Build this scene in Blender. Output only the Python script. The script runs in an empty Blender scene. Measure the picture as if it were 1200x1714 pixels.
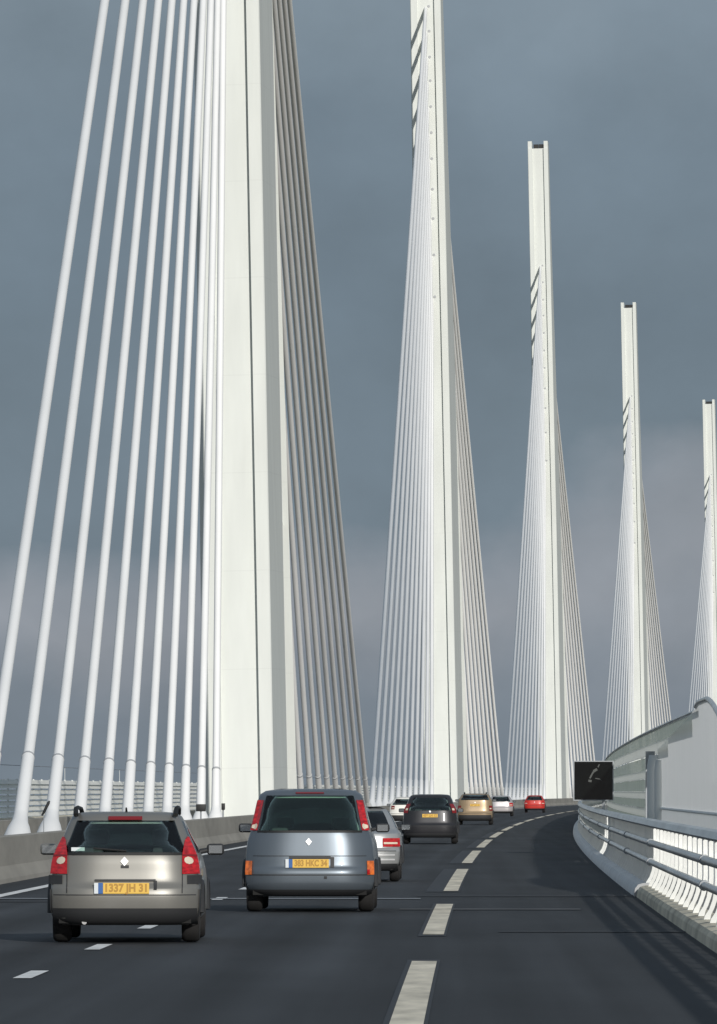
import bpy, bmesh, math, random
import numpy as np
from mathutils import Vector, Matrix

random.seed(7)
scene = bpy.context.scene
COL = scene.collection

# ------------------------------------------------------------------ camera
cam_d = bpy.data.cameras.new('camera')
cam = bpy.data.objects.new('camera', cam_d)
COL.objects.link(cam)
cam_d.sensor_fit = 'HORIZONTAL'
cam_d.sensor_width = 36.0
cam_d.lens = 396.0
cam_d.clip_start = 0.5
cam_d.clip_end = 60000
cam.location = (0, 0, 1.7)
cam.rotation_euler = (math.radians(90) + math.atan(468 / 13200), 0, math.atan(149 / 13200))
scene.camera = cam

# ------------------------------------------------------------------ sky and sun
SUN_AZ, SUN_EL = math.radians(16), math.radians(17.5)      # azimuth measured from straight behind, to the right
sun_vec = Vector((math.sin(SUN_AZ) * math.cos(SUN_EL), -math.cos(SUN_AZ) * math.cos(SUN_EL), math.sin(SUN_EL)))
world = bpy.data.worlds.new('World')
scene.world = world
world.use_nodes = True
wn, wl = world.node_tree.nodes, world.node_tree.links
wn.clear()
w_out = wn.new('ShaderNodeOutputWorld')
w_mix = wn.new('ShaderNodeMixShader')
w_bg1 = wn.new('ShaderNodeBackground'); w_bg1.inputs['Strength'].default_value = 0.06
w_bg2 = wn.new('ShaderNodeBackground'); w_bg2.inputs['Strength'].default_value = 1.0
w_sky = wn.new('ShaderNodeTexSky'); w_sky.sky_type = 'NISHITA'; w_sky.sun_disc = False
w_sky.sun_elevation = SUN_EL
w_sky.sun_rotation = math.atan2(sun_vec.x, sun_vec.y)
w_tc = wn.new('ShaderNodeTexCoord')
w_sep = wn.new('ShaderNodeSeparateXYZ')
SKY_SEED = (1.11, 3.9, .63)
w_map = wn.new('ShaderNodeMapping'); w_map.inputs['Location'].default_value = SKY_SEED; w_map.inputs['Scale'].default_value = (1.0, 1.0, 1.25)
w_n1 = wn.new('ShaderNodeTexNoise'); w_n1.inputs['Scale'].default_value = 20; w_n1.inputs['Detail'].default_value = 7; w_n1.inputs['Roughness'].default_value = .5
w_n2 = wn.new('ShaderNodeTexNoise'); w_n2.inputs['Scale'].default_value = 30; w_n2.inputs['Detail'].default_value = 8; w_n2.inputs['Roughness'].default_value = .55
w_ma = wn.new('ShaderNodeMath'); w_ma.operation = 'MULTIPLY_ADD'; w_ma.inputs[1].default_value = .05; w_ma.inputs[2].default_value = -.025
w_add = wn.new('ShaderNodeMath'); w_add.operation = 'ADD'
w_ramp = wn.new('ShaderNodeValToRGB')
cr = w_ramp.color_ramp
stops = [(0.0, (.172, .214, .262)), (.012, (.188, .228, .278)), (.023, (.278, .308, .356)), (.030, (.260, .293, .343)), (.039, (.152, .203, .256)), (.062, (.146, .196, .250)),
         (.082, (.164, .216, .272)), (.10, (.205, .260, .315)), (.30, (.20, .25, .31)), (1.0, (.21, .26, .32))]
while len(cr.elements) < len(stops):
    cr.elements.new(.5)
for e, (p, c) in zip(cr.elements, stops):
    e.position = p; e.color = (*c, 1)
w_br = wn.new('ShaderNodeMapRange'); w_br.inputs[1].default_value = .3; w_br.inputs[2].default_value = .7; w_br.inputs[3].default_value = .88; w_br.inputs[4].default_value = 1.14
w_mul = wn.new('ShaderNodeMix'); w_mul.data_type = 'RGBA'; w_mul.blend_type = 'MULTIPLY'; w_mul.inputs['Factor'].default_value = 1
wl.new(w_tc.outputs['Generated'], w_sep.inputs[0])
wl.new(w_tc.outputs['Generated'], w_map.inputs[0])
wl.new(w_map.outputs[0], w_n1.inputs['Vector']); wl.new(w_map.outputs[0], w_n2.inputs['Vector'])
wl.new(w_n1.outputs['Fac'], w_ma.inputs[0])
wl.new(w_sep.outputs['Z'], w_add.inputs[0]); wl.new(w_ma.outputs[0], w_add.inputs[1])
wl.new(w_add.outputs[0], w_ramp.inputs[0])
wl.new(w_n2.outputs['Fac'], w_br.inputs[0])
wl.new(w_ramp.outputs[0], w_mul.inputs['A']); wl.new(w_br.outputs[0], w_mul.inputs['B'])
wl.new(w_mul.outputs['Result'], w_bg2.inputs['Color'])
wl.new(w_sky.outputs[0], w_bg1.inputs['Color'])
w_mix.inputs[0].default_value = .93
wl.new(w_bg1.outputs[0], w_mix.inputs[1]); wl.new(w_bg2.outputs[0], w_mix.inputs[2])
wl.new(w_mix.outputs[0], w_out.inputs[0])

sun_d = bpy.data.lights.new('sun', 'SUN')
sun_d.energy = 3.1
sun_d.angle = math.radians(.9)
sun_d.color = (1.0, .965, .91)
sun = bpy.data.objects.new('sun', sun_d)
COL.objects.link(sun)
sun.rotation_euler = sun_vec.to_track_quat('Z', 'Y').to_euler()

scene.view_settings.view_transform = 'Standard'
scene.view_settings.look = 'None'
scene.view_settings.exposure = 0
scene.view_settings.gamma = 1
scene.view_settings.use_curve_mapping = False
scene.cycles.max_bounces = 8
scene.cycles.transparent_max_bounces = 16

# ------------------------------------------------------------------ materials
def mat(name, col, rough=.6, metal=0.0, noise=0.0, nscale=4.0, coat=0.0, spec=.5, stretch=(1, 1, 1), bump=0.0, bscale=60, coords='Object', noise2=None, emit=None):
    m = bpy.data.materials.new(name)
    m.use_nodes = True
    n, l = m.node_tree.nodes, m.node_tree.links
    b = n['Principled BSDF']
    b.inputs['Base Color'].default_value = (*col, 1)
    b.inputs['Roughness'].default_value = rough
    b.inputs['Metallic'].default_value = metal
    b.inputs['Specular IOR Level'].default_value = spec
    if coat:
        b.inputs['Coat Weight'].default_value = coat
        b.inputs['Coat Roughness'].default_value = .06
    if noise or bump:
        tc = n.new('ShaderNodeTexCoord')
        mp = n.new('ShaderNodeMapping'); mp.inputs['Scale'].default_value = stretch
        l.new(tc.outputs[coords], mp.inputs[0])
    if noise:
        t = n.new('ShaderNodeTexNoise'); t.inputs['Scale'].default_value = nscale; t.inputs['Detail'].default_value = 6
        l.new(mp.outputs[0], t.inputs['Vector'])
        src = t.outputs['Fac']
        if noise2:
            mp2 = n.new('ShaderNodeMapping'); mp2.inputs['Scale'].default_value = noise2[1]
            l.new(tc.outputs[coords], mp2.inputs[0])
            t2 = n.new('ShaderNodeTexNoise'); t2.inputs['Scale'].default_value = noise2[0]; t2.inputs['Detail'].default_value = 3
            l.new(mp2.outputs[0], t2.inputs['Vector'])
            av = n.new('ShaderNodeMath'); av.operation = 'MULTIPLY_ADD'; av.inputs[1].default_value = .5
            hv = n.new('ShaderNodeMath'); hv.operation = 'MULTIPLY'; hv.inputs[1].default_value = .5
            l.new(t2.outputs['Fac'], hv.inputs[0])
            l.new(t.outputs['Fac'], av.inputs[0]); l.new(hv.outputs[0], av.inputs[2])
            src = av.outputs[0]
        r = n.new('ShaderNodeMapRange'); r.inputs[1].default_value = .3; r.inputs[2].default_value = .7
        r.inputs[3].default_value = 1 - noise; r.inputs[4].default_value = 1 + noise
        l.new(src, r.inputs[0])
        mx = n.new('ShaderNodeMix'); mx.data_type = 'RGBA'; mx.blend_type = 'MULTIPLY'; mx.inputs['Factor'].default_value = 1
        mx.inputs['A'].default_value = (*col, 1)
        l.new(r.outputs[0], mx.inputs['B']); l.new(mx.outputs['Result'], b.inputs['Base Color'])
    if bump:
        t3 = n.new('ShaderNodeTexNoise'); t3.inputs['Scale'].default_value = bscale; t3.inputs['Detail'].default_value = 3
        l.new(tc.outputs[coords], t3.inputs['Vector'])
        bp = n.new('ShaderNodeBump'); bp.inputs['Strength'].default_value = bump; bp.inputs['Distance'].default_value = .01
        l.new(t3.outputs['Fac'], bp.inputs['Height']); l.new(bp.outputs[0], b.inputs['Normal'])
    return m

def glass_mat(name, tint, refl=.10):
    m = bpy.data.materials.new(name); m.use_nodes = True
    n, l = m.node_tree.nodes, m.node_tree.links
    n.remove(n['Principled BSDF'])
    out = n['Material Output']
    tr = n.new('ShaderNodeBsdfTransparent'); tr.inputs[0].default_value = (*tint, 1)
    gl = n.new('ShaderNodeBsdfGlossy'); gl.inputs['Roughness'].default_value = .03
    fr = n.new('ShaderNodeFresnel'); fr.inputs[0].default_value = 1.45
    ma = n.new('ShaderNodeMath'); ma.operation = 'ADD'; ma.inputs[1].default_value = refl; ma.use_clamp = True
    mx = n.new('ShaderNodeMixShader')
    l.new(fr.outputs[0], ma.inputs[0]); l.new(ma.outputs[0], mx.inputs[0])
    l.new(tr.outputs[0], mx.inputs[1]); l.new(gl.outputs[0], mx.inputs[2]); l.new(mx.outputs[0], out.inputs[0])
    return m

def acrylic_mat(name, col, trans, opacity, noise=.0):
    """milky or clear acrylic sheet: diffuse + translucent, let partly through"""
    m = bpy.data.materials.new(name); m.use_nodes = True
    n, l = m.node_tree.nodes, m.node_tree.links
    n.remove(n['Principled BSDF'])
    out = n['Material Output']
    df = n.new('ShaderNodeBsdfDiffuse'); df.inputs[0].default_value = (*col, 1)
    tl = n.new('ShaderNodeBsdfTranslucent'); tl.inputs[0].default_value = (*col, 1)
    m1 = n.new('ShaderNodeMixShader'); m1.inputs[0].default_value = trans
    gl = n.new('ShaderNodeBsdfGlossy'); gl.inputs['Roughness'].default_value = .22
    m2 = n.new('ShaderNodeMixShader'); m2.inputs[0].default_value = .08
    tp = n.new('ShaderNodeBsdfTransparent')
    m3 = n.new('ShaderNodeMixShader'); m3.inputs[0].default_value = opacity
    if noise:
        tc = n.new('ShaderNodeTexCoord'); t = n.new('ShaderNodeTexNoise'); t.inputs['Scale'].default_value = .5; t.inputs['Detail'].default_value = 3
        r = n.new('ShaderNodeMapRange'); r.inputs[1].default_value = .3; r.inputs[2].default_value = .7
        r.inputs[3].default_value = max(0, opacity - noise); r.inputs[4].default_value = min(1, opacity + noise)
        l.new(tc.outputs['Object'], t.inputs['Vector']); l.new(t.outputs['Fac'], r.inputs[0]); l.new(r.outputs[0], m3.inputs[0])
    l.new(df.outputs[0], m1.inputs[1]); l.new(tl.outputs[0], m1.inputs[2])
    l.new(m1.outputs[0], m2.inputs[1]); l.new(gl.outputs[0], m2.inputs[2])
    l.new(tp.outputs[0], m3.inputs[1]); l.new(m2.outputs[0], m3.inputs[2])
    l.new(m3.outputs[0], out.inputs[0])
    return m

M = {
    'asphalt': mat('asphalt', (.034, .0378, .042), .78, noise=.50, nscale=.55, stretch=(.55, .16, 1), noise2=(1.7, (1.2, .012, 1)), bump=.35, bscale=45, spec=.35),
    'seam': mat('seam', (.024, .028, .033), .8),
    'tar': mat('tar', (.017, .019, .023), .6, noise=.3, nscale=2),
    'joint': mat('joint_steel', (.26, .27, .28), .5, metal=.3, noise=.25, nscale=3),
    'line_white': mat('white_road_paint', (.84, .84, .82), .7, noise=.18, nscale=1.5, stretch=(2, .6, 1)),
    'line_cream': mat('worn_cream_road_paint', (.76, .69, .55), .75, noise=.30, nscale=1.1, stretch=(2.5, .5, 1)),
    'concrete': mat('barrier_concrete', (.34, .32, .28), .85, noise=.22, nscale=.9, stretch=(1, .5, 2.5), noise2=(.35, (1, .3, 1)), bump=.3, bscale=20),
    'median': mat('median_concrete', (.25, .24, .22), .9, noise=.25, nscale=.5),
    'kerb': mat('beige_kerb', (.70, .64, .50), .85, noise=.30, nscale=1.3, stretch=(1, .5, 1)),
    'skirt': mat('galvanised_skirt', (.55, .58, .60), .45, metal=.35, noise=.12, nscale=.7),
    'deck': mat('deck_steel', (.5, .5, .49), .6, noise=.1, nscale=.2),
    'white_steel': mat('white_pylon_paint', (.69, .71, .672), .5, noise=.075, nscale=.35, stretch=(1, 1, .25), noise2=(1.2, (1.5, 1.5, .05)), spec=.4),
    'sheath': mat('white_cable_sheath', (.93, .925, .91), .5, noise=.03, nscale=.4),
    'collar': mat('grey_collar', (.42, .43, .44), .5),
    'alu': mat('aluminium_post', (.66, .67, .65), .4, metal=.3, noise=.12, nscale=2.5),
    'rail': mat('galvanised_rail', (.70, .72, .71), .32, metal=.75, noise=.18, nscale=.8, stretch=(1, .3, 1)),
    'slat': acrylic_mat('milky_acrylic', (.98, .99, .96), .86, 1.0),
    'clear': acrylic_mat('smoky_acrylic', (.66, .72, .66), .6, .72, .06),
    'sheet': acrylic_mat('pale_blue_acrylic', (.97, .985, .99), .90, .97, .02),
    'post_grey': mat('grey_screen_post', (.33, .35, .37), .5, metal=.2),
    'post_white': mat('white_screen_post', (.70, .72, .70), .5),
    'black': mat('matt_black', (.012, .013, .013), .6),
    'panel_black': mat('black_sign_face', (.004, .005, .0048), .05, noise=.2, nscale=6, spec=.5),
    'faint': mat('faint_grey_mark', (.075, .08, .075), .6),
    'tyre': mat('tyre_rubber', (.018, .017, .017), .85, noise=.2, nscale=9),
    'rim': mat('alloy_rim', (.42, .42, .42), .35, metal=.8),
    'liner': mat('car_lining', (.34, .38, .36), .9),
    'seat': mat('seat_cloth', (.045, .05, .052), .9),
    'plastic': mat('dark_bumper_plastic', (.03, .031, .033), .6),
    'under': mat('car_underside', (.012, .012, .012), .9),
    'lamp_red': mat('red_lamp_lens', (.46, .010, .014), .16, coat=.6, noise=.45, nscale=14, stretch=(1, 1, 2.5)),
    'lamp_dark': mat('dark_red_lamp_lens', (.20, .010, .012), .22, coat=.5),
    'lamp_amber': mat('amber_lamp_lens', (.70, .16, .03), .16, coat=.6, noise=.4, nscale=16),
    'lamp_white': mat('clear_lamp_lens', (.75, .66, .52), .18, coat=.6),
    'chrome': mat('bright_badge', (.88, .88, .88), .35, metal=.45),
    'mirror': mat('mirror_glass', (.55, .58, .6), .1, metal=.9),
    'slat_white': mat('white_slat', (.92, .91, .84), .6, noise=.06, nscale=.3),
    'plate': mat('yellow_plate', (.80, .50, .08), .45),
    'plate_white': mat('white_plate_end', (.70, .74, .76), .4),
    'plate_blue': mat('blue_plate_band', (.03, .12, .36), .4),
    'plate_ink': mat('plate_ink', (.46, .245, .035), .5),
    'terrain': mat('dry_grass_terrain', (.13, .12, .07), .95, noise=.35, nscale=.004),
    'g_green': glass_mat('green_tinted_glass', (.86, .985, .92), .02),
    'g_dark': glass_mat('dark_tinted_glass', (.88, .955, .925), .02),
}
def nd(nt, op, a, b=None, clamp=False):
    n = nt.nodes.new('ShaderNodeMath'); n.operation = op; n.use_clamp = clamp
    for i, q in enumerate((a, b)):
        if q is None: continue
        if hasattr(q, 'is_output'): nt.links.new(q, n.inputs[i])
        else: n.inputs[i].default_value = q
    return n.outputs[0]
def multiply_into(m, fac):
    nt = m.node_tree; b = nt.nodes['Principled BSDF']
    src = b.inputs['Base Color'].links[0].from_socket
    mx = nt.nodes.new('ShaderNodeMix'); mx.data_type = 'RGBA'; mx.blend_type = 'MULTIPLY'; mx.inputs['Factor'].default_value = 1
    nt.links.new(src, mx.inputs['A']); nt.links.new(fac, mx.inputs['B']); nt.links.new(mx.outputs['Result'], b.inputs['Base Color'])
# tyre-polished wheel tracks and an oily middle in each lane; they follow the bend of the road
nt = M['asphalt'].node_tree
tc = nt.nodes.new('ShaderNodeTexCoord'); sp = nt.nodes.new('ShaderNodeSeparateXYZ'); nt.links.new(tc.outputs['Object'], sp.inputs[0])
lat = nd(nt, 'SUBTRACT', sp.outputs['X'], nd(nt, 'DIVIDE', nd(nt, 'MULTIPLY', sp.outputs['Y'], sp.outputs['Y']), 41800.0))
fromline = nd(nt, 'ABSOLUTE', nd(nt, 'ADD', lat, 4.0))
v_ = nd(nt, 'ABSOLUTE', nd(nt, 'SUBTRACT', fromline, 1.83))
track = nd(nt, 'SUBTRACT', 1.0, nd(nt, 'DIVIDE', nd(nt, 'ABSOLUTE', nd(nt, 'SUBTRACT', v_, .76)), .42), True)
oil = nd(nt, 'SUBTRACT', 1.0, nd(nt, 'DIVIDE', v_, .35), True)
multiply_into(M['asphalt'], nd(nt, 'SUBTRACT', nd(nt, 'ADD', 1.0, nd(nt, 'MULTIPLY', track, .38)), nd(nt, 'MULTIPLY', oil, .18)))
# plate joints of the pylon steel
nt = M['white_steel'].node_tree
tc = nt.nodes.new('ShaderNodeTexCoord'); sp = nt.nodes.new('ShaderNodeSeparateXYZ'); nt.links.new(tc.outputs['Object'], sp.inputs[0])
seam = nd(nt, 'LESS_THAN', nd(nt, 'MODULO', nd(nt, 'ADD', sp.outputs['Z'], 1.7), 4.3), .05)
multiply_into(M['white_steel'], nd(nt, 'SUBTRACT', 1.0, nd(nt, 'MULTIPLY', seam, .045)))

def paint(name, col, rough=.32, metal=.55):
    return mat(name, col, rough + .06, metal=metal, coat=.3, noise=.05, nscale=1.2)

# ------------------------------------------------------------------ helpers
def link(name, mesh, m=None, parent=None, smooth=False, angle=35):
    if m is not None and not mesh.materials:
        mesh.materials.append(m)
    if smooth:
        mesh.shade_smooth()
        mesh.set_sharp_from_angle(angle=math.radians(angle))
    o = bpy.data.objects.new(name, mesh)
    COL.objects.link(o)
    if parent is not None:
        o.parent = parent
    return o

def mesh_from(verts, faces, name='m'):
    me = bpy.data.meshes.new(name)
    me.from_pydata([tuple(v) for v in verts], [], faces)
    bm = bmesh.new(); bm.from_mesh(me)
    bmesh.ops.recalc_face_normals(bm, faces=bm.faces)
    bm.to_mesh(me); bm.free()
    me.update()
    return me

def tag(o, label=None, cat=None, group=None, kind=None):
    if label: o['label'] = label
    if cat: o['category'] = cat
    if group: o['group'] = group
    if kind: o['kind'] = kind
    return o

def empty(name, loc=(0, 0, 0), rz=0.0):
    o = bpy.data.objects.new(name, None)
    o.empty_display_size = .2
    o.location = loc; o.rotation_euler = (0, 0, rz)
    COL.objects.link(o)
    return o

def box_vf(x0, x1, y0, y1, z0, z1):
    v = [(x0, y0, z0), (x1, y0, z0), (x1, y1, z0), (x0, y1, z0), (x0, y0, z1), (x1, y0, z1), (x1, y1, z1), (x0, y1, z1)]
    f = [(0, 3, 2, 1), (4, 5, 6, 7), (0, 1, 5, 4), (1, 2, 6, 5), (2, 3, 7, 6), (3, 0, 4, 7)]
    return v, f

def box(name, x0, x1, y0, y1, z0, z1, m, parent=None, bevel=0.0, seg=2):
    v, f = box_vf(x0, x1, y0, y1, z0, z1)
    me = mesh_from(v, f, name)
    if bevel:
        bm = bmesh.new(); bm.from_mesh(me)
        bmesh.ops.bevel(bm, geom=list(bm.edges), offset=bevel, segments=seg, affect='EDGES', profile=.5)
        bm.to_mesh(me); bm.free()
    return link(name, me, m, parent, smooth=bool(bevel))

class Acc:
    """collects pieces of ONE part"""
    def __init__(s): s.v, s.f = [], []
    def add(s, v, f):
        k = len(s.v); s.v += list(v); s.f += [tuple(i + k for i in q) for q in f]
    def box(s, *a): s.add(*box_vf(*a))
    def tube(s, pts, rads, n=10):
        v, f = tube_vf(pts, rads, n); s.add(v, f)
    def build(s, name, m, parent=None, smooth=False): return link(name, mesh_from(s.v, s.f, name), m, parent, smooth)

def tube_vf(pts, rads, n=10, caps=True):
    pts = [Vector(p) for p in pts]
    verts, faces = [], []
    for i, p in enumerate(pts):
        if i == 0: t = pts[1] - pts[0]
        elif i == len(pts) - 1: t = pts[-1] - pts[-2]
        else: t = pts[i + 1] - pts[i - 1]
        t.normalize()
        a = t.orthogonal().normalized() if abs(t.z) > .999 else t.cross(Vector((0, 0, 1))).normalized()
        b = t.cross(a).normalized()
        r = rads[i] if hasattr(rads, '__len__') else rads
        for k in range(n):
            w = 2 * math.pi * k / n
            verts.append(p + a * (r * math.cos(w)) + b * (r * math.sin(w)))
    for i in range(len(pts) - 1):
        for k in range(n):
            faces.append((i * n + k, i * n + (k + 1) % n, (i + 1) * n + (k + 1) % n, (i + 1) * n + k))
    if caps:
        faces.append(tuple(range(n))[::-1]); faces.append(tuple(range((len(pts) - 1) * n, len(pts) * n)))
    return verts, faces

def tube(name, pts, rads, m, parent=None, n=10):
    v, f = tube_vf(pts, rads, n)
    return link(name, mesh_from(v, f, name), m, parent, smooth=True, angle=50)

# road alignment: gentle right-hand bend
R = 20900.0
def px(d): return d * d / (2 * R)
def P(d, o, z=0.0): return Vector((o + px(d), d, z))
def hd(d): return -d / R            # rotation about z

def dsteps(d0, d1, step):
    n = max(1, int(math.ceil((d1 - d0) / step)))
    return [d0 + (d1 - d0) * i / n for i in range(n + 1)]

def sheet(name, o0, o1, d0, d1, z, m, parent=None, step=8.0):
    v, f = [], []
    for i, d in enumerate(dsteps(d0, d1, step)):
        v += [P(d, o0, z), P(d, o1, z)]
        if i: f.append((2 * i - 2, 2 * i - 1, 2 * i + 1, 2 * i))
    me = bpy.data.meshes.new(name); me.from_pydata([tuple(q) for q in v], [], f); me.update()
    return link(name, me, m, parent)

def sweep_vf(prof, d0, d1, step=6.0, closed=True):
    """prof: list of (o, z) swept along the road"""
    v, f = [], []
    n = len(prof)
    ds = dsteps(d0, d1, step)
    for d in ds:
        v += [P(d, o, z) for o, z in prof]
    for i in range(len(ds) - 1):
        for k in range(n if closed else n - 1):
            f.append((i * n + k, i * n + (k + 1) % n, (i + 1) * n + (k + 1) % n, (i + 1) * n + k))
    if closed:
        f.append(tuple(range(n))); f.append(tuple(range((len(ds) - 1) * n, len(ds) * n))[::-1])
    return v, f

def sweep(name, prof, d0, d1, m, parent=None, step=6.0, closed=True, smooth=False):
    v, f = sweep_vf(prof, d0, d1, step, closed)
    return link(name, mesh_from(v, f, name), m, parent, smooth)

def ring_prof(o, z, ro, rz, n=10):
    return [(o + ro * math.cos(2 * math.pi * k / n), z + rz * math.sin(2 * math.pi * k / n)) for k in range(n)]

# lateral places (m, from the camera's own line)
O_KERB, O_SHLD, O_LANE, O_EDGE, O_BARR, O_MED = 2.66, -.38, -3.99, -7.68, -8.70, -11.7
D0, DN = -40.0, 2600.0
JOINT = 124.5

# ------------------------------------------------------------------ setting
tv, tf = [], []
NG = 60
for j in range(NG + 1):
    for i in range(NG + 1):
        x = (i / NG - .5) * 60000; y = -8000 + j / NG * 60000
        z = -230 + 45 * math.sin(x * .00021 + 1) * math.cos(y * .00017) + 12 * math.sin(x * .0011 + y * .0007)
        tv.append((x, y, z))
for j in range(NG):
    for i in range(NG):
        a = j * (NG + 1) + i; tf.append((a, a + 1, a + NG + 2, a + NG + 1))
tag(link('terrain', mesh_from(tv, tf, 'terrain'), M['terrain'], smooth=True), kind='structure')

deck = tag(sweep('bridge_deck', [(-28.2, -.03), (4.9, -.03), (4.9, -.5), (-3, -4.2), (-20, -4.2), (-28.2, -.5)], D0, DN, M['deck'], step=12), kind='structure')
road = tag(sheet('road', O_BARR - .02, O_KERB + .05, D0, DN, 0.0, M['asphalt']), kind='structure')
tag(sheet('opposite_road', -25.4, -14.68, D0, DN, 0.0, M['asphalt']), kind='structure')
tag(sweep('median_strip', [(-9.15, -.02), (-14.25, -.02), (-14.25, .10), (-9.15, .10)], D0, DN, M['median'], step=10), kind='structure')
tag(sweep('service_walkway', [(3.06, -.02), (4.85, -.02), (4.85, .12), (3.06, .12)], D0, DN, M['median'], step=10), kind='structure')

# painted markings and seams belong to the road
for d in [60.2 + 13 * k - 1.5 for k in range(0, 46)]:
    if d > 400: break
    o = sheet('lane_dash', O_LANE - .085, O_LANE + .085, d, d + 3.0, .008, M['line_white'], road, step=3)
sheet('lane_dash', O_LANE - .085, O_LANE + .085, 34.2 + 11, 34.2 + 14, .008, M['line_white'], road, step=3)
sheet('edge_line', O_EDGE - .11, O_EDGE + .11, D0, DN, .008, M['line_white'], road)
sh = [(30, 78.8), (93.5, 118.8), (134.4, 172.6)] + [(187 + 52 * k, 226 + 52 * k) for k in range(0, 24)]
for a, b in sh:
    sheet('shoulder_dash', O_SHLD - .125, O_SHLD + .125, a, b, .012, M['line_cream'], road, step=6)
    e = .022
    sheet('tar_border', O_SHLD - (.175 if a < 130 else .42), O_SHLD + .155, a - .8, b + .9, .006, M['tar'], road, step=6)
# expansion joint where the bridge begins
sheet('expansion_joint', O_BARR, -.8, JOINT, JOINT + 1.0, .010, M['joint'], road, step=2)
sheet('expansion_joint', -1.0, 1.6, 113.2, 114.3, .010, mat('joint_patch', (.09, .095, .10), .8, noise=.3, nscale=1.5), road, step=2)
sheet('tar_seam', -.9, O_KERB, 127.5, 129.6, .007, M['seam'], road, step=2)
sheet('tar_seam', .4, O_KERB, 95.2, 96.0, .007, M['seam'], road, step=2)
sheet('tar_seam', -7.4, -4.3, 121.2, 122.4, .007, M['seam'], road, step=2)

# central concrete barriers
jersey = [(0, 0), (.02, .08), (.16, .30), (.21, .84), (.27, .86), (.39, .86), (.45, .84), (.50, .30), (.62, 0)]
def barrier(o_face, sgn, label):
    prof = [(o_face - sgn * a, z) for a, z in jersey]
    tag(sweep('concrete_barrier', prof, D0, DN, M['concrete'], step=8), label, 'barrier')
barrier(O_BARR, 1, 'long grey concrete barrier beside the left lane, in front of the cable feet')
barrier(-14.85, -1, 'grey concrete barrier on the far side of the cable feet')

# kerb on the right
kp = [(O_KERB, -.02), (O_KERB + .02, .11), (O_KERB + .06, .165), (O_KERB + .15, .19), (O_KERB + .42, .19), (O_KERB + .42, -.02)]
tag(sweep('kerb', kp, D0, 127.6, M['kerb'], step=5), 'weathered beige kerb under the near part of the right-hand guard rail', 'kerb')
kp2 = [(O_KERB - .03, -.02), (O_KERB - .01, .12), (O_KERB + .04, .185), (O_KERB + .13, .21), (O_KERB + .42, .21), (O_KERB + .42, -.02)]
tag(sweep('kerb_skirt', kp2, 128.3, DN, M['skirt'], step=8, smooth=True), 'smooth silver-grey metal skirt beyond the joint, under the guard rail', 'kerb')

tag(sweep('joint_plate', [(a - .01, z + (.012 if z > 0 else 0)) for a, z in kp2], 127.75, 128.2, M['collar'], step=1), 'narrow dark end plate between beige kerb and silver-grey skirt', 'joint plate')
# ------------------------------------------------------------------ right-hand guard rail
OB = 2.95
gr = tag(empty('guard_rail', P(60, OB)), 'three-rail metal guard rail with closely set posts along the right edge', 'guard rail')
def child(o, p):
    o.parent = p; o.matrix_parent_inverse = Matrix.Translation(p.location).inverted() @ Matrix.Identity(4)
    return o
def child_keep(o, p):
    o.parent = p
    o.matrix_parent_inverse = (Matrix.Translation(p.location) @ Matrix.Rotation(p.rotation_euler.z, 4, 'Z')).inverted()
    return o
top = [(OB - .12, 1.16), (OB - .10, 1.13), (OB + .04, 1.13), (OB + .07, 1.17), (OB + .05, 1.235), (OB - .02, 1.26), (OB - .09, 1.24)]
child_keep(sweep('top_rail', top, 40, DN, M['rail'], step=5, smooth=True), gr)
child_keep(sweep('middle_rail', ring_prof(OB - .05, .87, .05, .055), 40, DN, M['rail'], step=5, smooth=True), gr)
child_keep(sweep('lower_rail', ring_prof(OB - .05, .56, .045, .05), 40, DN, M['rail'], step=5, smooth=True), gr)
front = [(-.13, .185), (-.115, .235), (-.065, .31), (-.025, .42), (-.005, .54), (.005, .66), (0, 1.16)]
back = [(.055, 1.16), (.06, .66), (.055, .52), (.03, .42), (-.005, .32), (-.04, .25), (-.055, .185)]
prof = front + back
pv = [(x, -.075, z) for x, z in prof] + [(x, .075, z) for x, z in prof]
n_ = len(prof)
pf = [tuple(range(n_)), tuple(range(n_, 2 * n_))[::-1]] + [(k, (k + 1) % n_, n_ + (k + 1) % n_, n_ + k) for k in range(n_)]
post_me = mesh_from(pv, pf, 'post'); post_me.materials.append(M['alu'])
base_me_v, base_me_f = box_vf(-.22, .12, -.14, .14, .245, .275)
far = Acc()
k = 0
d = 56.0
while d < 1700:
    if k < 280:
        o = bpy.data.objects.new('post', post_me); COL.objects.link(o)
        o.location = P(d, OB); o.rotation_euler = (0, 0, hd(d) + random.uniform(-.02, .02)); child_keep(o, gr)
    else:
        q = P(d, OB)
        far.add([(q.x + a, q.y + b, c) for a, b, c in pv], pf)
    k += 1; d += 2.5
fo = child_keep(far.build('far_posts', M['alu']), gr); fo['kind'] = 'stuff'
# joint sleeves on the rails
slv = mesh_from(*tube_vf([(0, -.16, 0), (0, .16, 0)], .068, 10), 'rail_sleeve'); slv.materials.append(M['post_grey'])
for d in [72, 96, 128.2, 152, 176, 200, 230, 260, 300]:
    for z in (.87, .56):
        o = bpy.data.objects.new('rail_sleeve', slv); COL.objects.link(o); o.location = P(d, OB - .05, z); o.rotation_euler = (0, 0, hd(d)); child_keep(o, gr)

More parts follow.
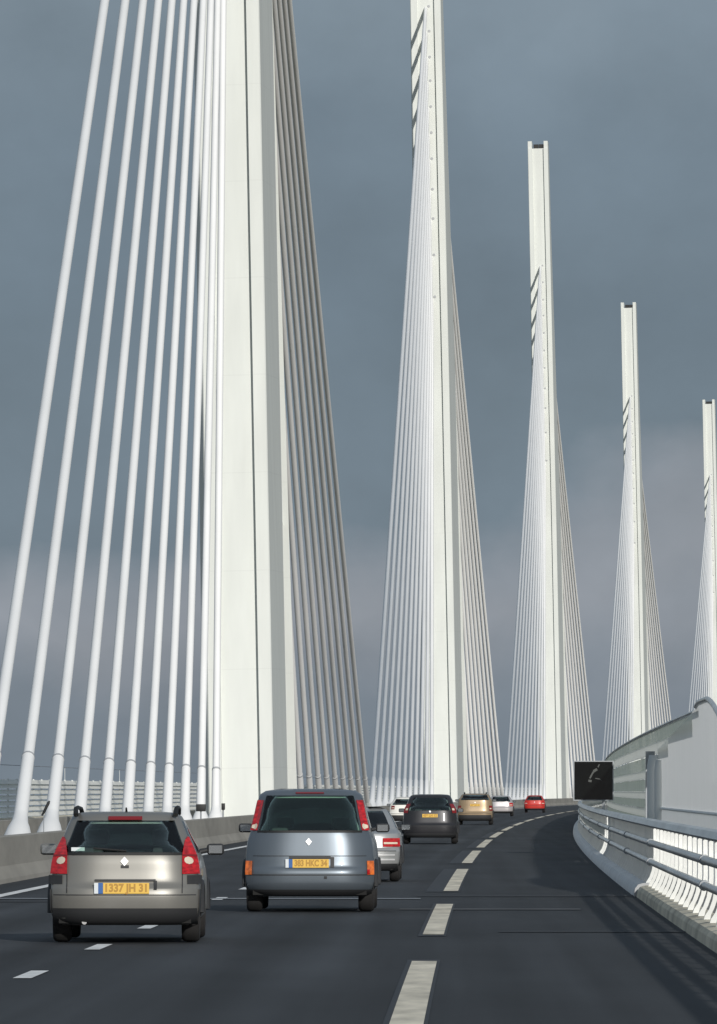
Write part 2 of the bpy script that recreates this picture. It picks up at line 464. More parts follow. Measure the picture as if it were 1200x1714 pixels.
# ------------------------------------------------------------------ right-hand wind screen
OS = 4.22
def scr_o(z):                       # gentle bow of the screen towards the road at the top
    return OS + .10 * math.sin(min(1, z / 3.4) * math.pi) - .10 * (max(0, z - 2.2) / 1.2) ** 2
ws = tag(empty('wind_screen', P(190, OS)), 'wind screen of five white horizontal slats over smoky acrylic, right roadside', 'wind screen')
def slat_prof(z0, z1, off, t=.03):
    zs = [z0, (z0 + z1) / 2, z1]
    return [(scr_o(z) - off, z) for z in zs] + [(scr_o(z) - off + t, z) for z in zs[::-1]]
zs = [.12 + i * (3.18 - .12) / 12 for i in range(13)]
for z0, z1, dn in ((.63, 1.01, 190), (1.25, 1.49, 190), (1.71, 2.03, 190), (2.27, 2.61, 186), (2.91, 3.19, 148)):
    child_keep(sweep('clear_strip', slat_prof(z0, z1, .0, .015), dn, DN, M['clear'], step=6), ws)
for z0, z1 in ((1.02, 1.24), (1.50, 1.70), (2.04, 2.26), (2.62, 2.90)):
    child_keep(sweep('slat', slat_prof(z0, z1, .06), 190 if z0 < 2.5 else 171, DN, M['slat'], step=6), ws)
child_keep(sweep('top_rail', ring_prof(scr_o(3.22), 3.22, .045, .04, 8), 143, DN, M['rail'], step=6, smooth=True), ws)
child_keep(sweep('slat', slat_prof(.2, .62, .05), 190, DN, M['slat'], step=6), ws)
for i in range(16):
    d = 190 + 36.0 * i
    a = Acc()
    pts = [P(d, scr_o(z) + .10, z) for z in (.1, .8, 1.6, 2.4, 3.2)]
    a.tube(pts, .05, 6)
    child_keep(a.build('post', M['post_grey'], None, True), ws)

# near end: tall smooth sheet with its end posts
es = tag(empty('wind_screen', P(150, OS)), 'tall smooth pale blue acrylic wind screen panel at right edge of picture', 'wind screen')
def end_o(z): return OS - .17 + .05 * math.sin(min(1, z / 3.45) * math.pi)
zs = [1.34 + i * (3.36 - 1.34) / 14 for i in range(15)]
def end_top(d): return 3.30 - .9 * max(0, (137.5 - d) / 13.5) ** 1.5 - .62 * (max(0, d - 143) / 41) ** .8
v, f = [], []
dd = dsteps(125, 184, 2.0)
for d in dd:
    for k2 in range(13):
        z = 1.34 + (end_top(d) - 1.34) * k2 / 12
        v.append(P(d, end_o(z), z))
for a in range(len(dd) - 1):
    for k2 in range(12):
        q = a * 13 + k2; f.append((q, q + 1, q + 14, q + 13))
child_keep(link('acrylic_sheet', mesh_from(v, f, 'acrylic_sheet'), M['sheet'], None, True), es)
zs2 = [.12, .5, .9, 1.29]
child_keep(sweep('base_panel', [(end_o(z), z) for z in zs2] + [(end_o(z) + .03, z) for z in zs2[::-1]], 125, 184, M['sheet'], step=4), es)
child_keep(sweep('bottom_rail', ring_prof(end_o(1.32), 1.32, .05, .03, 8), 125, 184, M['post_white'], step=4, smooth=True), es)
child_keep(tube('top_rail', [P(d, end_o(end_top(d)), end_top(d) + .02) for d in dsteps(125, 145, 2)], .045, M['rail'], n=8), es)
child_keep(tube('end_post', [P(124.9, end_o(z) + .06, z) for z in (.1, 1.3, 2.45)], .06, M['post_grey'], n=8), es)
tubep = [P(183.5, 4.02, z) for z in (.1, 1.2, 2.3, 2.55)]
child_keep(tube('round_column', tubep, [.19, .19, .19, .14], M['post_white'], n=16), es)
child_keep(tube('round_column', [P(179.5, 4.05, z) for z in (.1, 1.2, 2.2, 2.42)], [.12, .12, .12, .09], M['post_white'], n=14), es)
v, f = box_vf(-.11, .11, -.08, .08, .1, 2.66)
o = child_keep(link('square_post', mesh_from(v, f, 'square_post'), M['post_grey']), es); o.location = P(188, 3.98)

# ------------------------------------------------------------------ far side (left) wind screen
fs = tag(empty('far_wind_screen', P(400, -26.0)), 'white slatted wind screen beyond the opposite carriageway, behind the cable feet', 'wind screen')
for z0 in (.42, .71, 1.0, 1.29, 1.58, 1.87, 2.10):
    child_keep(sweep('slat', [(-26.0, z0), (-26.12, z0 + .22), (-26.15, z0 + .22), (-26.03, z0)], 250, DN, M['slat_white'], step=10), fs)
child_keep(sweep('top_rail', ring_prof(-26.12, 3.05, .018, .018, 6), 250, DN, M['post_grey'], step=10), fs)
pv2, pf2 = box_vf(-.04, .04, -.04, .04, 0, 2.36)
_b = box_vf(-.012, .012, -.012, .012, 2.36, 3.05)
tpm = mesh_from(pv2 + _b[0], pf2 + [tuple(i + 8 for i in q) for q in _b[1]], 'tall_post'); tpm.materials.append(M['post_white'])
fpm = mesh_from(pv2, pf2, 'post'); fpm.materials.append(M['post_white'])
for i in range(150):
    d = 250 + 6.0 * i
    o = bpy.data.objects.new('post', tpm if i % 8 == 0 else fpm); COL.objects.link(o); o.location = P(d, -26.12); o.rotation_euler = (0, 0, hd(d)); child_keep(o, fs)
tag(sweep('far_kerb', [(-25.4, -.02), (-25.4, .35), (-25.85, .40), (-25.85, -.02)], 200, DN, M['kerb'], step=10), 'low pale kerb along the far edge of the opposite carriageway', 'kerb')

# ------------------------------------------------------------------ pylons
LEAN = -.0232
FL, RC = .58, .36                      # flange width, recess depth
ORD = ['first', 'second', 'third', 'fourth', 'fifth', 'sixth', 'seventh', 'eighth', 'ninth', 'tenth', 'eleventh']
def W(z): return 1.42 - .10 * z / 87
def YO(z):                             # outer longitudinal half extent
    return float(np.interp(z, [0, 38, 55, 71, 87], [10.3, 5.2, 4.0, 2.9, 2.0]))
def YI(z): return 6.0 * (1 - z / 38.0)
def XW(z): return float(np.interp(z, [0, 38, 60, 75, 87], [.44, .38, .22, .08, 0.0]))   # how far the flanks swell behind the front face

def loft(rings):
    v, f = [], []
    n = len(rings[0])
    for r in rings: v += r
    for i in range(len(rings) - 1):
        for k in range(n):
            f.append((i * n + k, i * n + (k + 1) % n, (i + 1) * n + (k + 1) % n, (i + 1) * n + k))
    f.append(tuple(range(n))[::-1]); f.append(tuple(range((len(rings) - 1) * n, len(rings) * n)))
    return v, f

def leg_ring(z, s):
    w, yo, yi = W(z), YO(z), YI(z)
    c = .05
    pts = [(-w, yo - c), (-w + c, yo), (-w + FL, yo), (-w + FL, yo - RC), (w - FL, yo - RC), (w - FL, yo), (w - c, yo), (w, yo - c), (w + XW(z), yi), (-w - XW(z), yi)]
    return [(x, s * y, z) for x, y in pts]
def mast_ring(z):
    w, y = W(z), YO(z)
    c = .05
    q = [(-w, y - c), (-w + c, y), (-w + FL, y), (-w + FL, y - RC), (w - FL, y - RC), (w - FL, y), (w - c, y), (w, y - c), (w + XW(z), 0)]
    return [(a, b, z) for a, b in q] + [(-a, -b, z) for a, b in q]

leg_me = {}
for s in (-1, 1):
    leg_me[s] = mesh_from(*loft([leg_ring(z, s) for z in (0, 10, 20, 30, 37.6)]), 'leg'); leg_me[s].materials.append(M['white_steel'])
mast_me = mesh_from(*loft([mast_ring(z) for z in (37.6, 46, 55, 63, 71, 79, 86.1)]), 'mast'); mast_me.materials.append(M['white_steel'])
v, f = box_vf(-.26, .26, -1.95, 1.95, 0, .95)
horn_me = mesh_from(v, f, 'horn'); horn_me.materials.append(M['white_steel'])
v, f = box_vf(-.32, .32, -.5, .5, 0, .55)
lamp_me = mesh_from(v, f, 'beacon_box'); lamp_me.materials.append(M['black'])
v, f = tube_vf([(0, -.03, 0), (0, .03, 0)], .125, 12)
port_me = mesh_from(v, f, 'anchor_port'); port_me.materials.append(M['collar'])
ANCH = [44.8, 48.5, 51.7, 54.3, 57.0, 59.3, 61.6, 63.9, 66.0, 68.3, 70.5]
FOOT = [35.5 + 13.3 * k for k in range(11)]
PD = [352 + 342 * i for i in range(5)]
plab = ['broad white steel pylon on the left, nearest, both its legs filling the picture height',
        'second white pylon from the left, its top cut off by the frame',
        'third white pylon from the left, tallest whole mast with a notched top',
        'fourth white pylon from the left, slim mast above the wind screen',
        'last white pylon, cut in half by the right edge of the picture']
NEARN = ['broad nearest pylon', 'second pylon from left', 'third pylon from left', 'fourth pylon from left', 'pylon cut by right edge']
wide_plat = M['white_steel']
for i, D in enumerate(PD):
    base = P(D, O_MED, .1)
    root = empty('pylon', base)
    root.rotation_euler = (Matrix.Rotation(hd(D), 4, 'Z') @ Matrix.Rotation(LEAN, 4, 'Y')).to_euler()
    tag(root, plab[i], 'pylon', 'white bridge pylons')
    bpy.context.view_layer.update()
    MW = Matrix.Translation(base) @ root.rotation_euler.to_matrix().to_4x4()
    def part(name, me, loc=(0, 0, 0)):
        o = bpy.data.objects.new(name, me); COL.objects.link(o); o.parent = root; o.location = loc; return o
    part('leg', leg_me[-1]); part('leg', leg_me[1]); mo = part('mast', mast_me)
    for s in (-1, 1):
        part('horn', horn_me, (s * (W(86) - .28), 0, 86.1))
    part('beacon_box', lamp_me, (-.25, -1.1, 86.1))
    part('beacon_box', lamp_me, (.45, -1.1, 86.1))
    if i == 0:
        a = Acc()
        a.box(-.2, 1.55, 3.2, 4.3, 13.6, 13.72); a.box(.1, 1.55, 3.15, 3.2, 14.3, 14.36); a.box(1.5, 1.55, 3.15, 3.2, 13.7, 14.36); a.box(.1, .15, 3.15, 3.2, 13.7, 14.36)
        a.build('maintenance_platform', M['white_steel'], root)
    for kz, z in enumerate(ANCH):
        for s in (-1, 1):
            part('anchor_port', port_me, (.26 * (1 if s < 0 else -1), s * (YO(z) - RC + .01), z + .12))
    # stay cables, each a thing of its own
    for side in (-1, 1):
        for kk in range(11):
            fd = D + side * FOOT[kk]
            foot = P(fd, O_MED, .12)
            z = ANCH[kk]
            top_w = MW @ Vector((0, side * (YO(z) - RC - .15), z))
            dirv = (top_w - foot)
            Ln = dirv.length; u = dirv.normalized()
            where = 'near' if side < 0 else 'far'
            order = 10 - kk
            oname = 'outermost' if order == 0 else ('innermost' if kk == 0 else ORD[order] + ' from outside')
            lab = 'white stay cable, %s, %s-side fan of the %s' % (oname, where, NEARN[i])
            rr = .145 if i == 0 else .158
            l_col = 2.45 / max(.2, u.z)
            l_cone = .95 / max(.2, u.z)
            ax = lambda t: (u * t)
            if i == 0:
                e = empty('stay_cable', foot)
                sag = [(0, 0)]
                pts = [ax(l_col + (Ln - l_col) * t) + Vector((0, 0, -.15 * 4 * t * (1 - t) * Ln / 180)) for t in np.linspace(0, 1, 9)]
                tube('sheath', pts, rr, M['sheath'], e, n=14)
                tube('guide_tube', [ax(l_cone * .9), ax(l_col)], [.185, .165], M['sheath'], e, n=14)
                tube('collar', [ax(l_col - .03), ax(l_col + .06)], .172, M['collar'], e, n=14)
                tube('flared_foot', [ax(0), ax(.35 * l_cone), ax(.62 * l_cone), ax(.8 * l_cone), ax(l_cone)], [.40, .375, .30, .22, .188], M['sheath'], e, n=16)
            else:
                v, f = tube_vf([ax(0), ax(.5 * l_cone), ax(l_cone), ax(l_col), ax(l_col + .02), ax(Ln)], [.42, .36, .2, .18, rr, rr], 10)
                e = link('stay_cable', mesh_from(v, f, 'stay_cable'), M['sheath'], None, True, 50)
                e.location = foot
            tag(e, lab, 'stay cable', 'stay cables of the bridge')

# small things standing in the median
def median_box(d, o, w, h, z, label):
    e = empty('signal_box', P(d, o, .10), hd(d))
    tube('post', [(0, 0, 0), (0, 0, z - .10)], .03, M['post_grey'], e, n=8)
    box('housing', -w / 2, w / 2, -.1, .1, z - .12, z + h - .12, M['black'], e, .015)
    tag(e, label, 'box', 'dark boxes between the cable feet')
median_box(296, -11.35, .36, .27, .98, 'wider small dark box on a post between cable feet, left of the nearest pylon')
median_box(312, -11.2, .14, .26, 1.0, 'narrow dark box on a post close to the nearest pylon foot')
e = empty('leaning_rod', P(205, -11.5, .10), hd(205))
tube('stalk', [(0, 0, .05), (0, 0, 1.06)], .012, M['post_grey'], e, n=6)
tube('rod', [(-.05, 0, .98), (.0, 0, 1.06), (.12, 0, 1.30), (.15, 0, 1.36)], [.02, .035, .038, .02], M['black'], e, n=8)
box('base', -.12, .12, -.12, .12, 0, .05, M['black'], e, .01)
tag(e, 'small dark slanting rod on a thin stalk between the two leftmost cable feet', 'rod')

# ------------------------------------------------------------------ black sign on the right
SD, SO = 214, 2.86
sg = tag(empty('road_sign', P(SD, SO, .26), hd(SD)), 'square black sign panel with faint grey marks above the right guard rail', 'sign')
box('post', .23, .31, .06, .14, -.06, 2.15, M['post_grey'], sg)
box('panel', -.52, .52, 0, .05, 1.22, 2.25, M['panel_black'], sg)
a = Acc(); a.box(-.545, -.52, -.01, .05, 1.195, 2.275); a.box(.52, .545, -.01, .05, 1.195, 2.275); a.box(-.52, .52, -.01, .05, 2.25, 2.275); a.box(-.52, .52, -.01, .05, 1.195, 1.22)
a.build('frame', M['post_grey'], sg)
def mark(pts, r):
    v, f = tube_vf([(x, -.006, z) for x, z in pts], r, 8)
    v = [(q[0], -.004 + (q[1] + .006) * .05, q[2]) for q in v]
    link('faint_mark', mesh_from(v, f, 'faint_mark'), M['faint'], sg)
mark([(-.10, 1.70), (-.09, 1.76)], .045)
mark([(-.10, 1.80), (-.03, 1.93), (.04, 2.04)], .022)
mark([(.00, 1.99), (.10, 2.05)], .035)
mark([(.12, 2.10), (.16, 2.18)], .016)
mark([(.05, 1.80), (.17, 1.78), (.22, 1.73)], .012)

# ------------------------------------------------------------------ cars
def smooth_interp(x, xs, ys):
    """monotone cubic interpolation (Fritsch-Carlson)"""
    xs = np.array(xs, float); ys = np.array(ys, float)
    h = np.diff(xs); dl = np.diff(ys) / h
    m = np.zeros(len(xs)); m[0], m[-1] = dl[0], dl[-1]
    for i in range(1, len(xs) - 1):
        m[i] = 0 if dl[i - 1] * dl[i] <= 0 else 2 / (1 / dl[i - 1] + 1 / dl[i])
    x = min(max(x, xs[0]), xs[-1])
    i = min(int(np.searchsorted(xs, x, 'right')) - 1, len(xs) - 2)
    t = (x - xs[i]) / h[i]
    return (2 * t**3 - 3 * t**2 + 1) * ys[i] + (t**3 - 2 * t**2 + t) * h[i] * m[i] + (-2 * t**3 + 3 * t**2) * ys[i + 1] + (t**3 - t**2) * h[i] * m[i + 1]

class Car:
    def __init__(c, name, label, cat, d, o, levels, cr=.26, pr=4.5, cf=.5, pf=2.6, yaw=0.0, group='cars on the bridge'):
        c.root = tag(empty(name, P(d, o, .006), hd(d) + yaw), label, cat, group)
        c.lv = levels; c.cr, c.pr, c.cf, c.pf = cr, pr, cf, pf
        c.zl = [l[0] for l in levels]
        c.cache = {}
    def ev(c, z):
        k = round(z, 4)
        if k not in c.cache:
            c.cache[k] = tuple(float(smooth_interp(z, c.zl, [l[i] for l in c.lv])) for i in (1, 2, 3))
        return c.cache[k]
    def rear(c, u, z, eps=0.0):
        w, yr, yf = c.ev(z)
        return (u * (w * .965 + (eps if abs(u) > .97 else 0)), yr + c.cr * abs(u) ** c.pr - eps, z)
    def front(c, u, z, eps=0.0):
        w, yr, yf = c.ev(z)
        return (u * w * .965, yf - c.cf * abs(u) ** c.pf + eps, z)
    def side(c, s, v, z, eps=0.0):
        w, yr, yf = c.ev(z)
        y = yr + c.cr + v * (yf - c.cf - yr - c.cr)
        return (s * (w * (1 - .035 * (2 * v - 1) ** 4) + eps), y, z)
    def shell(c, name, m, holes, inset=0.0, z0=None, z1=None, arches=(), cap_top=True, cap_bot=True):
        zs = sorted(set([round(z, 3) for z in np.arange(c.zl[0], c.zl[-1], .045)] + [round(z, 3) for z in c.zl] +
                        [round(z, 3) for h in holes for z in h[-2:]]))
        zs = [z for z in zs if (z0 is None or z >= z0) and (z1 is None or z <= z1)]
        zz = [zs[0]]
        hz = {round(z, 3) for h in holes for z in h[-2:]}
        for z in zs[1:]:
            if z - zz[-1] > .012 or z in hz: zz.append(z)
        zs = zz
        us = set(np.round(np.concatenate([np.linspace(-1, 1, 21), [-.96, .96, -.85, .85]]), 3))
        vs = set(np.round(np.linspace(0, 1, 45), 4))
        for h in holes:
            if h[0] in 'rf': us |= {round(h[1], 3), round(-h[1], 3)}
            else: vs |= {round(h[1], 4), round(h[2], 4)}
        us = sorted(us); vs = sorted(vs)
        loops, info = [], []
        for z in zs:
            L = [c.rear(u, z) for u in us] + [c.side(1, v, z) for v in vs[1:-1]] + [c.front(u, z) for u in us[::-1]] + [c.side(-1, v, z) for v in vs[1:-1][::-1]]
            if inset:
                w, yr, yf = c.ev(z); yc = (yr + yf) / 2
                L = [(x - math.copysign(min(inset, abs(x)), x), y + (inset if y < yc else -inset), z - (inset if z > c.zl[-1] - .1 else 0)) for x, y, z in L]
            loops.append(L)
        nu, nv = len(us), len(vs) - 2
        n = len(loops[0])
        verts = [q for L in loops for q in L]
        faces = []
        for i in range(len(zs) - 1):
            zc = (zs[i] + zs[i + 1]) / 2
            for k in range(n):
                k2 = (k + 1) % n
                skip = False
                if k < nu - 1:
                    uc = (us[k] + us[k + 1]) / 2
                    skip = any(h[0] == 'r' and abs(uc) < h[1] and h[2] < zc < h[3] for h in holes)
                elif k < nu + nv or (k == n - 1) or k >= 2 * nu + nv - 1:
                    if k <= nu + nv - 1:
                        j = k - (nu - 1); vc = (vs[j] + vs[j + 1]) / 2
                    else:
                        j = k - (2 * nu + nv - 1); vv = vs[::-1]; vc = (vv[j] + vv[j + 1]) / 2
                    skip = any(h[0] == 's' and h[1] < vc < h[2] and h[3] < zc < h[4] for h in holes)
                    yc = (loops[i][k][1] + loops[i][k2][1]) / 2
                    skip = skip or any((yc - ya) ** 2 + (zc - za) ** 2 < ra * ra for ya, za, ra in arches)
                else:
                    j = k - (nu + nv); uu = us[::-1]
                    if 0 <= j < nu - 1:
                        uc = (uu[j] + uu[j + 1]) / 2
                        skip = any(h[0] == 'f' and abs(uc) < h[1] and h[2] < zc < h[3] for h in holes)
                if not skip:
                    faces.append((i * n + k, i * n + k2, (i + 1) * n + k2, (i + 1) * n + k))
        if cap_top: faces.append(tuple(range((len(zs) - 1) * n, len(zs) * n)))
        if cap_bot: faces.append(tuple(range(n))[::-1])
        return link(name, mesh_from(verts, faces, name), m, c.root, True, 38)
    def patch(c, name, m, u0, u1, z0, z1, eps=.004, th=.006, nu=8, nz=8, surf='r', parent=None, s=1):
        """a thin shell that follows the body; u0/u1 may be functions of z"""
        F0 = u0 if callable(u0) else (lambda z: u0); F1 = u1 if callable(u1) else (lambda z: u1)
        fn = {'r': lambda u, z, e: c.rear(u, z, e), 'f': lambda u, z, e: c.front(u, z, e), 's': lambda u, z, e: c.side(s, u, z, e)}[surf]
        v, f = [], []
        for lay in (eps, eps + th):
            for j in range(nz + 1):
                z = z0 + (z1 - z0) * j / nz
                for i in range(nu + 1):
                    v.append(fn(F0(z) + (F1(z) - F0(z)) * i / nu, z, lay))
        K = (nu + 1) * (nz + 1)
        for j in range(nz):
            for i in range(nu):
                a = j * (nu + 1) + i
                f.append((a, a + 1, a + nu + 2, a + nu + 1)); f.append((K + a, K + a + nu + 1, K + a + nu + 2, K + a + 1))
        for i in range(nu):
            f.append((i, i + K, i + 1 + K, i + 1)); b = nz * (nu + 1) + i; f.append((b, b + 1, b + 1 + K, b + K))
        for j in range(nz):
            a = j * (nu + 1); f.append((a, a + nu + 1, a + nu + 1 + K, a + K)); b = a + nu; f.append((b, b + K, b + nu + 1 + K, b + nu + 1))
        return link(name, mesh_from(v, f, name), m, parent or c.root, True, 40)
    def xpatch(c, name, m, x0, x1, z0, z1, **k):
        """as patch, in metres across"""
        g = lambda x: (x if callable(x) else (lambda z: x))
        a, b = g(x0), g(x1)
        return c.patch(name, m, lambda z: a(z) / (c.ev(z)[0] * .965), lambda z: b(z) / (c.ev(z)[0] * .965), z0, z1, **k)
    def diamond(c, xc, zc, a, b):
        f = lambda s: (lambda z: xc + s * (a * (1 - abs(z - zc) / b) + .002))
        return c.xpatch('badge', M['chrome'], f(-1), f(1), zc - b, zc + b, eps=.008, th=.012, nu=4, nz=8)
    def blob(c, name, m, uc, zc, a, b, eps, parent):
        f = lambda s: (lambda z: uc + s * a * math.sqrt(max(.0025, 1 - ((z - zc) / b) ** 2)))
        return c.patch(name, m, f(-1), f(1), zc - b, zc + b, eps=eps, th=.006, parent=parent, nz=8)
    def wheels(c, ya, yb, r, tw, track):
        prof = [(-tw / 2, r * .62), (-tw / 2, r * .9), (-tw / 2 + .02, r * .97), (-tw / 2 + .05, r), (tw / 2 - .05, r), (tw / 2 - .02, r * .97), (tw / 2, r * .9), (tw / 2, r * .62), (tw / 2 - .03, r * .6), (-tw / 2 + .03, r * .6)]
        NN = 28
        v, f = [], []
        for k in range(NN):
            a = 2 * math.pi * k / NN
            v += [(x, q * math.cos(a), q * math.sin(a)) for x, q in prof]
        n = len(prof)
        for k in range(NN):
            for j in range(n):
                f.append((k * n + j, k * n + (j + 1) % n, ((k + 1) % NN) * n + (j + 1) % n, ((k + 1) % NN) * n + j))
        tm = mesh_from(v, f, 'tyre'); tm.materials.append(M['tyre']); tm.shade_smooth(); tm.set_sharp_from_angle(angle=math.radians(40))
        a = Acc()
        a.tube([(tw / 2 - .06, 0, 0), (tw / 2 - .045, 0, 0)], r * .60, 20)
        for k in range(5):
            w = 2 * math.pi * k / 5
            cx, cy = math.cos(w), math.sin(w)
            q = [(-.035, .05), (.035, .05), (.025, r * .58), (-.025, r * .58)]
            vv = [(tw / 2 - .045, x * cy + y * cx, -x * cx + y * cy) for x, y in q] + [(tw / 2 - .012, x * cy + y * cx, -x * cx + y * cy) for x, y in q]
            a.add(vv, [(0, 1, 2, 3), (4, 5, 6, 7), (0, 1, 5, 4), (1, 2, 6, 5), (2, 3, 7, 6), (3, 0, 4, 7)])
        a.tube([(tw / 2 - .045, 0, 0), (tw / 2 - .005, 0, 0)], .05, 12)
        rm = mesh_from(a.v, a.f, 'rim'); rm.materials.append(M['rim'])
        for y in (ya, yb):
            for s in (-1, 1):
                e = empty('wheel', (s * track, y, r)); e.parent = c.root
                t = bpy.data.objects.new('tyre', tm); COL.objects.link(t); t.parent = e
                q = bpy.data.objects.new('rim', rm); COL.objects.link(q); q.parent = e
                q.scale = (s, 1, 1)
    def arch_lips(c, ys, r, wr, m):
        for y in ys:
            for s in (-1, 1):
                pts = []
                for k in range(13):
                    a = math.radians(4 + 172 * k / 12)
                    z = wr + r * math.sin(a); yy = y + r * math.cos(a)
                    w = c.ev(max(z, .46))[0]
                    pts.append((s * (w - .005), yy, max(z, .18)))
                tube('arch_lip', pts, .028, m, c.root, n=7)
    def seats(c, yf, yb, zs, x=.37, rear_heads=(-.4, .4), hz=.0):
        for s in (-1, 1):
            b = box('seat', s * x - .24, s * x + .24, yf, yf + .14, .45, zs, M['seat'], c.root, .05)
            box('headrest', s * x - .125, s * x + .125, yf - .01, yf + .09, zs + .06, zs + .25, M['seat'], b, .045)
        b = box('rear_bench', -.6, .6, yb, yb + .14, .45, zs - .08, M['seat'], c.root, .05)
        for q in rear_heads:
            box('headrest', q - .12, q + .12, yb + .0, yb + .08, zs - .06, zs + .08 + hz, M['seat'], b, .035)
    def mirror(c, y, x, z, m, s, w=.20, h=.13):
        pts = [(s * (x - .06), y, z - .03), (s * (x + .03), y - .01, z - .01)]
        a = tube('wing_mirror', pts, [.03, .025], M['plastic'], c.root, n=8)
        me = box('mirror_shell', s * (x + .12) - w / 2, s * (x + .12) + w / 2, y - .03, y + .10, z - h / 2, z + h / 2, m, a, .04, 3)
        box('mirror_glass', s * (x + .12) - w / 2 + .025, s * (x + .12) + w / 2 - .025, y - .037, y - .029, z - h / 2 + .02, z + h / 2 - .02, M['mirror'], a)
    def plate(c, x0, x1, z0, z1, y_z, strokes, band=True, ink=True):
        y = c.rear(0, (z0 + z1) / 2)[1]
        y = min(c.rear(0, z0)[1], c.rear(0, z1)[1]) - .022
        p = box('number_plate', x0, x1, y, y + .016, z0, z1, M['plate'], c.root)
        if band:
            box('white_end', x0 - .10, x0 - .055, y, y + .016, z0, z1, M['plate_white'], p)
            box('blue_band', x0 - .054, x0 - .001, y, y + .016, z0, z1, M['plate_blue'], p)
        if ink:
            w, h = x1 - x0, z1 - z0
            fc = bpy.data.curves.new('characters', 'FONT'); fc.body = strokes; fc.align_x = 'CENTER'; fc.align_y = 'CENTER'; fc.size = h * 1.0; fc.offset = .005
            fo_ = bpy.data.objects.new('tmp', fc); COL.objects.link(fo_)
            me = bpy.data.meshes.new_from_object(fo_)
            bpy.data.objects.remove(fo_)
            xs_ = [q.co.x for q in me.vertices]; sc_ = .90 * w / (max(xs_) - min(xs_))
            for q in me.vertices:
                q.co = (x0 + w / 2 + q.co.x * sc_, y - .003, (z0 + z1) / 2 + q.co.y)
            me.materials.clear()
            o = link('characters', me, M['plate_ink'], p); o['kind'] = 'stuff'
        return y

# ---- 1. beige-silver estate car ---------------------------------------------------------------
lv0 = [(.20, .76, .16, 4.32), (.28, .855, .05, 4.42), (.40, .885, .0, 4.49), (.55, .889, -.02, 4.5), (.62, .888, .0, 4.48), (.66, .886, .05, 4.45), (.80, .875, .075, 4.2), (.90, .862, .085, 3.75),
      (1.0, .815, .11, 3.3), (1.19, .725, .24, 2.72), (1.375, .645, .37, 2.15), (1.42, .618, .42, 1.95), (1.455, .55, .52, 1.75), (1.468, .40, .75, 1.5)]
lv = [(a, w * (.965 if a < .95 else .985), q, r_) for a, w, q, r_ in lv0]
c = Car('estate_car', 'beige-silver estate car with roof rails straddling the lane line, nearest on the left', 'car', 88.2, -3.80, lv, yaw=.012)
pt = paint('beige_silver_paint', (.25, .243, .222), .36, .45)
H = [('r', .89, 1.005, 1.37), ('f', .86, 1.0, 1.36), ('s', .04, .40, 1.0, 1.36), ('s', .43, .88, 1.0, 1.36)]
wy = (.86, 3.50)
c.shell('body', pt, H, arches=[(y, .31, .37) for y in wy])
c.shell('lining', M['liner'], H, inset=.035, z0=.62)
box('underside', -.74, .74, .25, 4.2, .22, .40, M['under'], c.root)
c.patch('rear_window', M['g_dark'], -.89, .89, 1.005, 1.37, eps=-.004, th=.005, nu=16)
c.patch('windscreen', M['g_green'], -.86, .86, 1.0, 1.36, eps=-.004, th=.005, nu=16, surf='f')
for s in (-1, 1):
    c.patch('side_window', M['g_dark'], .04, .40, 1.0, 1.36, eps=-.004, th=.005, surf='s', s=s)
    c.patch('side_window', M['g_dark'], .43, .88, 1.0, 1.36, eps=-.004, th=.005, surf='s', s=s)
    # tail lamps: tall, widening downwards beside the tailgate
    inn = lambda z: .655 + (.02 if z > 1 else 0)
    uo = 1.0
    lamp = c.patch('tail_lamp', M['lamp_red'], (lambda z: s * (.645 if z < 1.0 else .645 + .03 * (z - 1) / .19) / (c.ev(z)[0] * .965)), s * 1.0, .775, 1.19, eps=.012, th=.012, nz=10)
    c.blob('reversing_lens', M['lamp_white'], s * .90, .925, .062, .042, .025, lamp)
    c.patch('lamp_divider', M['lamp_dark'], (lambda z: s * .65 / (c.ev(z)[0] * .965)), s * 1.0, .972, .992, eps=.025, th=.004, parent=lamp, nz=2)
    c.patch('lamp_wrap', M['lamp_red'], 0.0, .035, .775, 1.10, eps=.012, th=.006, surf='s', s=s, parent=lamp)
    c.xpatch('bumper_corner', M['plastic'], s * .70, s * .85, .66, .76, eps=.004, th=.006)
    c.patch('bumper_side', M['plastic'], .0, .05, .26, .60, eps=.006, th=.006, surf='s', s=s)
    tube('roof_rail', [(s * .56, .50, 1.43), (s * .565, .58, 1.50), (s * .565, 1.2, 1.515), (s * .56, 2.0, 1.50), (s * .55, 2.12, 1.44)], [.03, .026, .024, .024, .03], M['black'], c.root, n=8)
    c.mirror(2.75, .84, 1.03, pt if s < 0 else M['plastic'], s)
c.xpatch('high_brake_lamp', M['lamp_dark'], -.19, .19, 1.378, 1.42, eps=.02, th=.02)
tube('aerial', [(0, .75, 1.46), (0, .66, 1.51)], [.014, .010], M['black'], c.root, n=6)
c.xpatch('window_trim', M['black'], -.665, .665, .985, 1.015, eps=.004, th=.008, nz=2, nu=14)
c.xpatch('plate_recess', M['plastic'], -.33, .35, .695, .715, eps=.004, th=.02, nz=2)
c.xpatch('plate_recess', M['plastic'], .33, .365, .60, .70, eps=.004, th=.014, nz=2, nu=2)
strk = '1337 JH 31'
c.plate(-.235, .28, .555, .675, 0, strk)
c.diamond(.0, .915, .042, .05)
c.xpatch('badge_shadow', M['plastic'], -.04, .05, .84, .872, eps=.004, th=.006, nu=4, nz=2)
c.xpatch('bumper_seam', M['plastic'], -.80, .80, .535, .545, eps=.003, th=.003, nz=1, nu=20)
c.xpatch('bumper_valance', M['plastic'], -.80, .80, .205, .39, eps=.004, th=.008, nz=4, nu=20)
c.xpatch('tailgate_seam', M['plastic'], -.652, -.642, .56, .775, eps=.003, th=.003, nu=1)
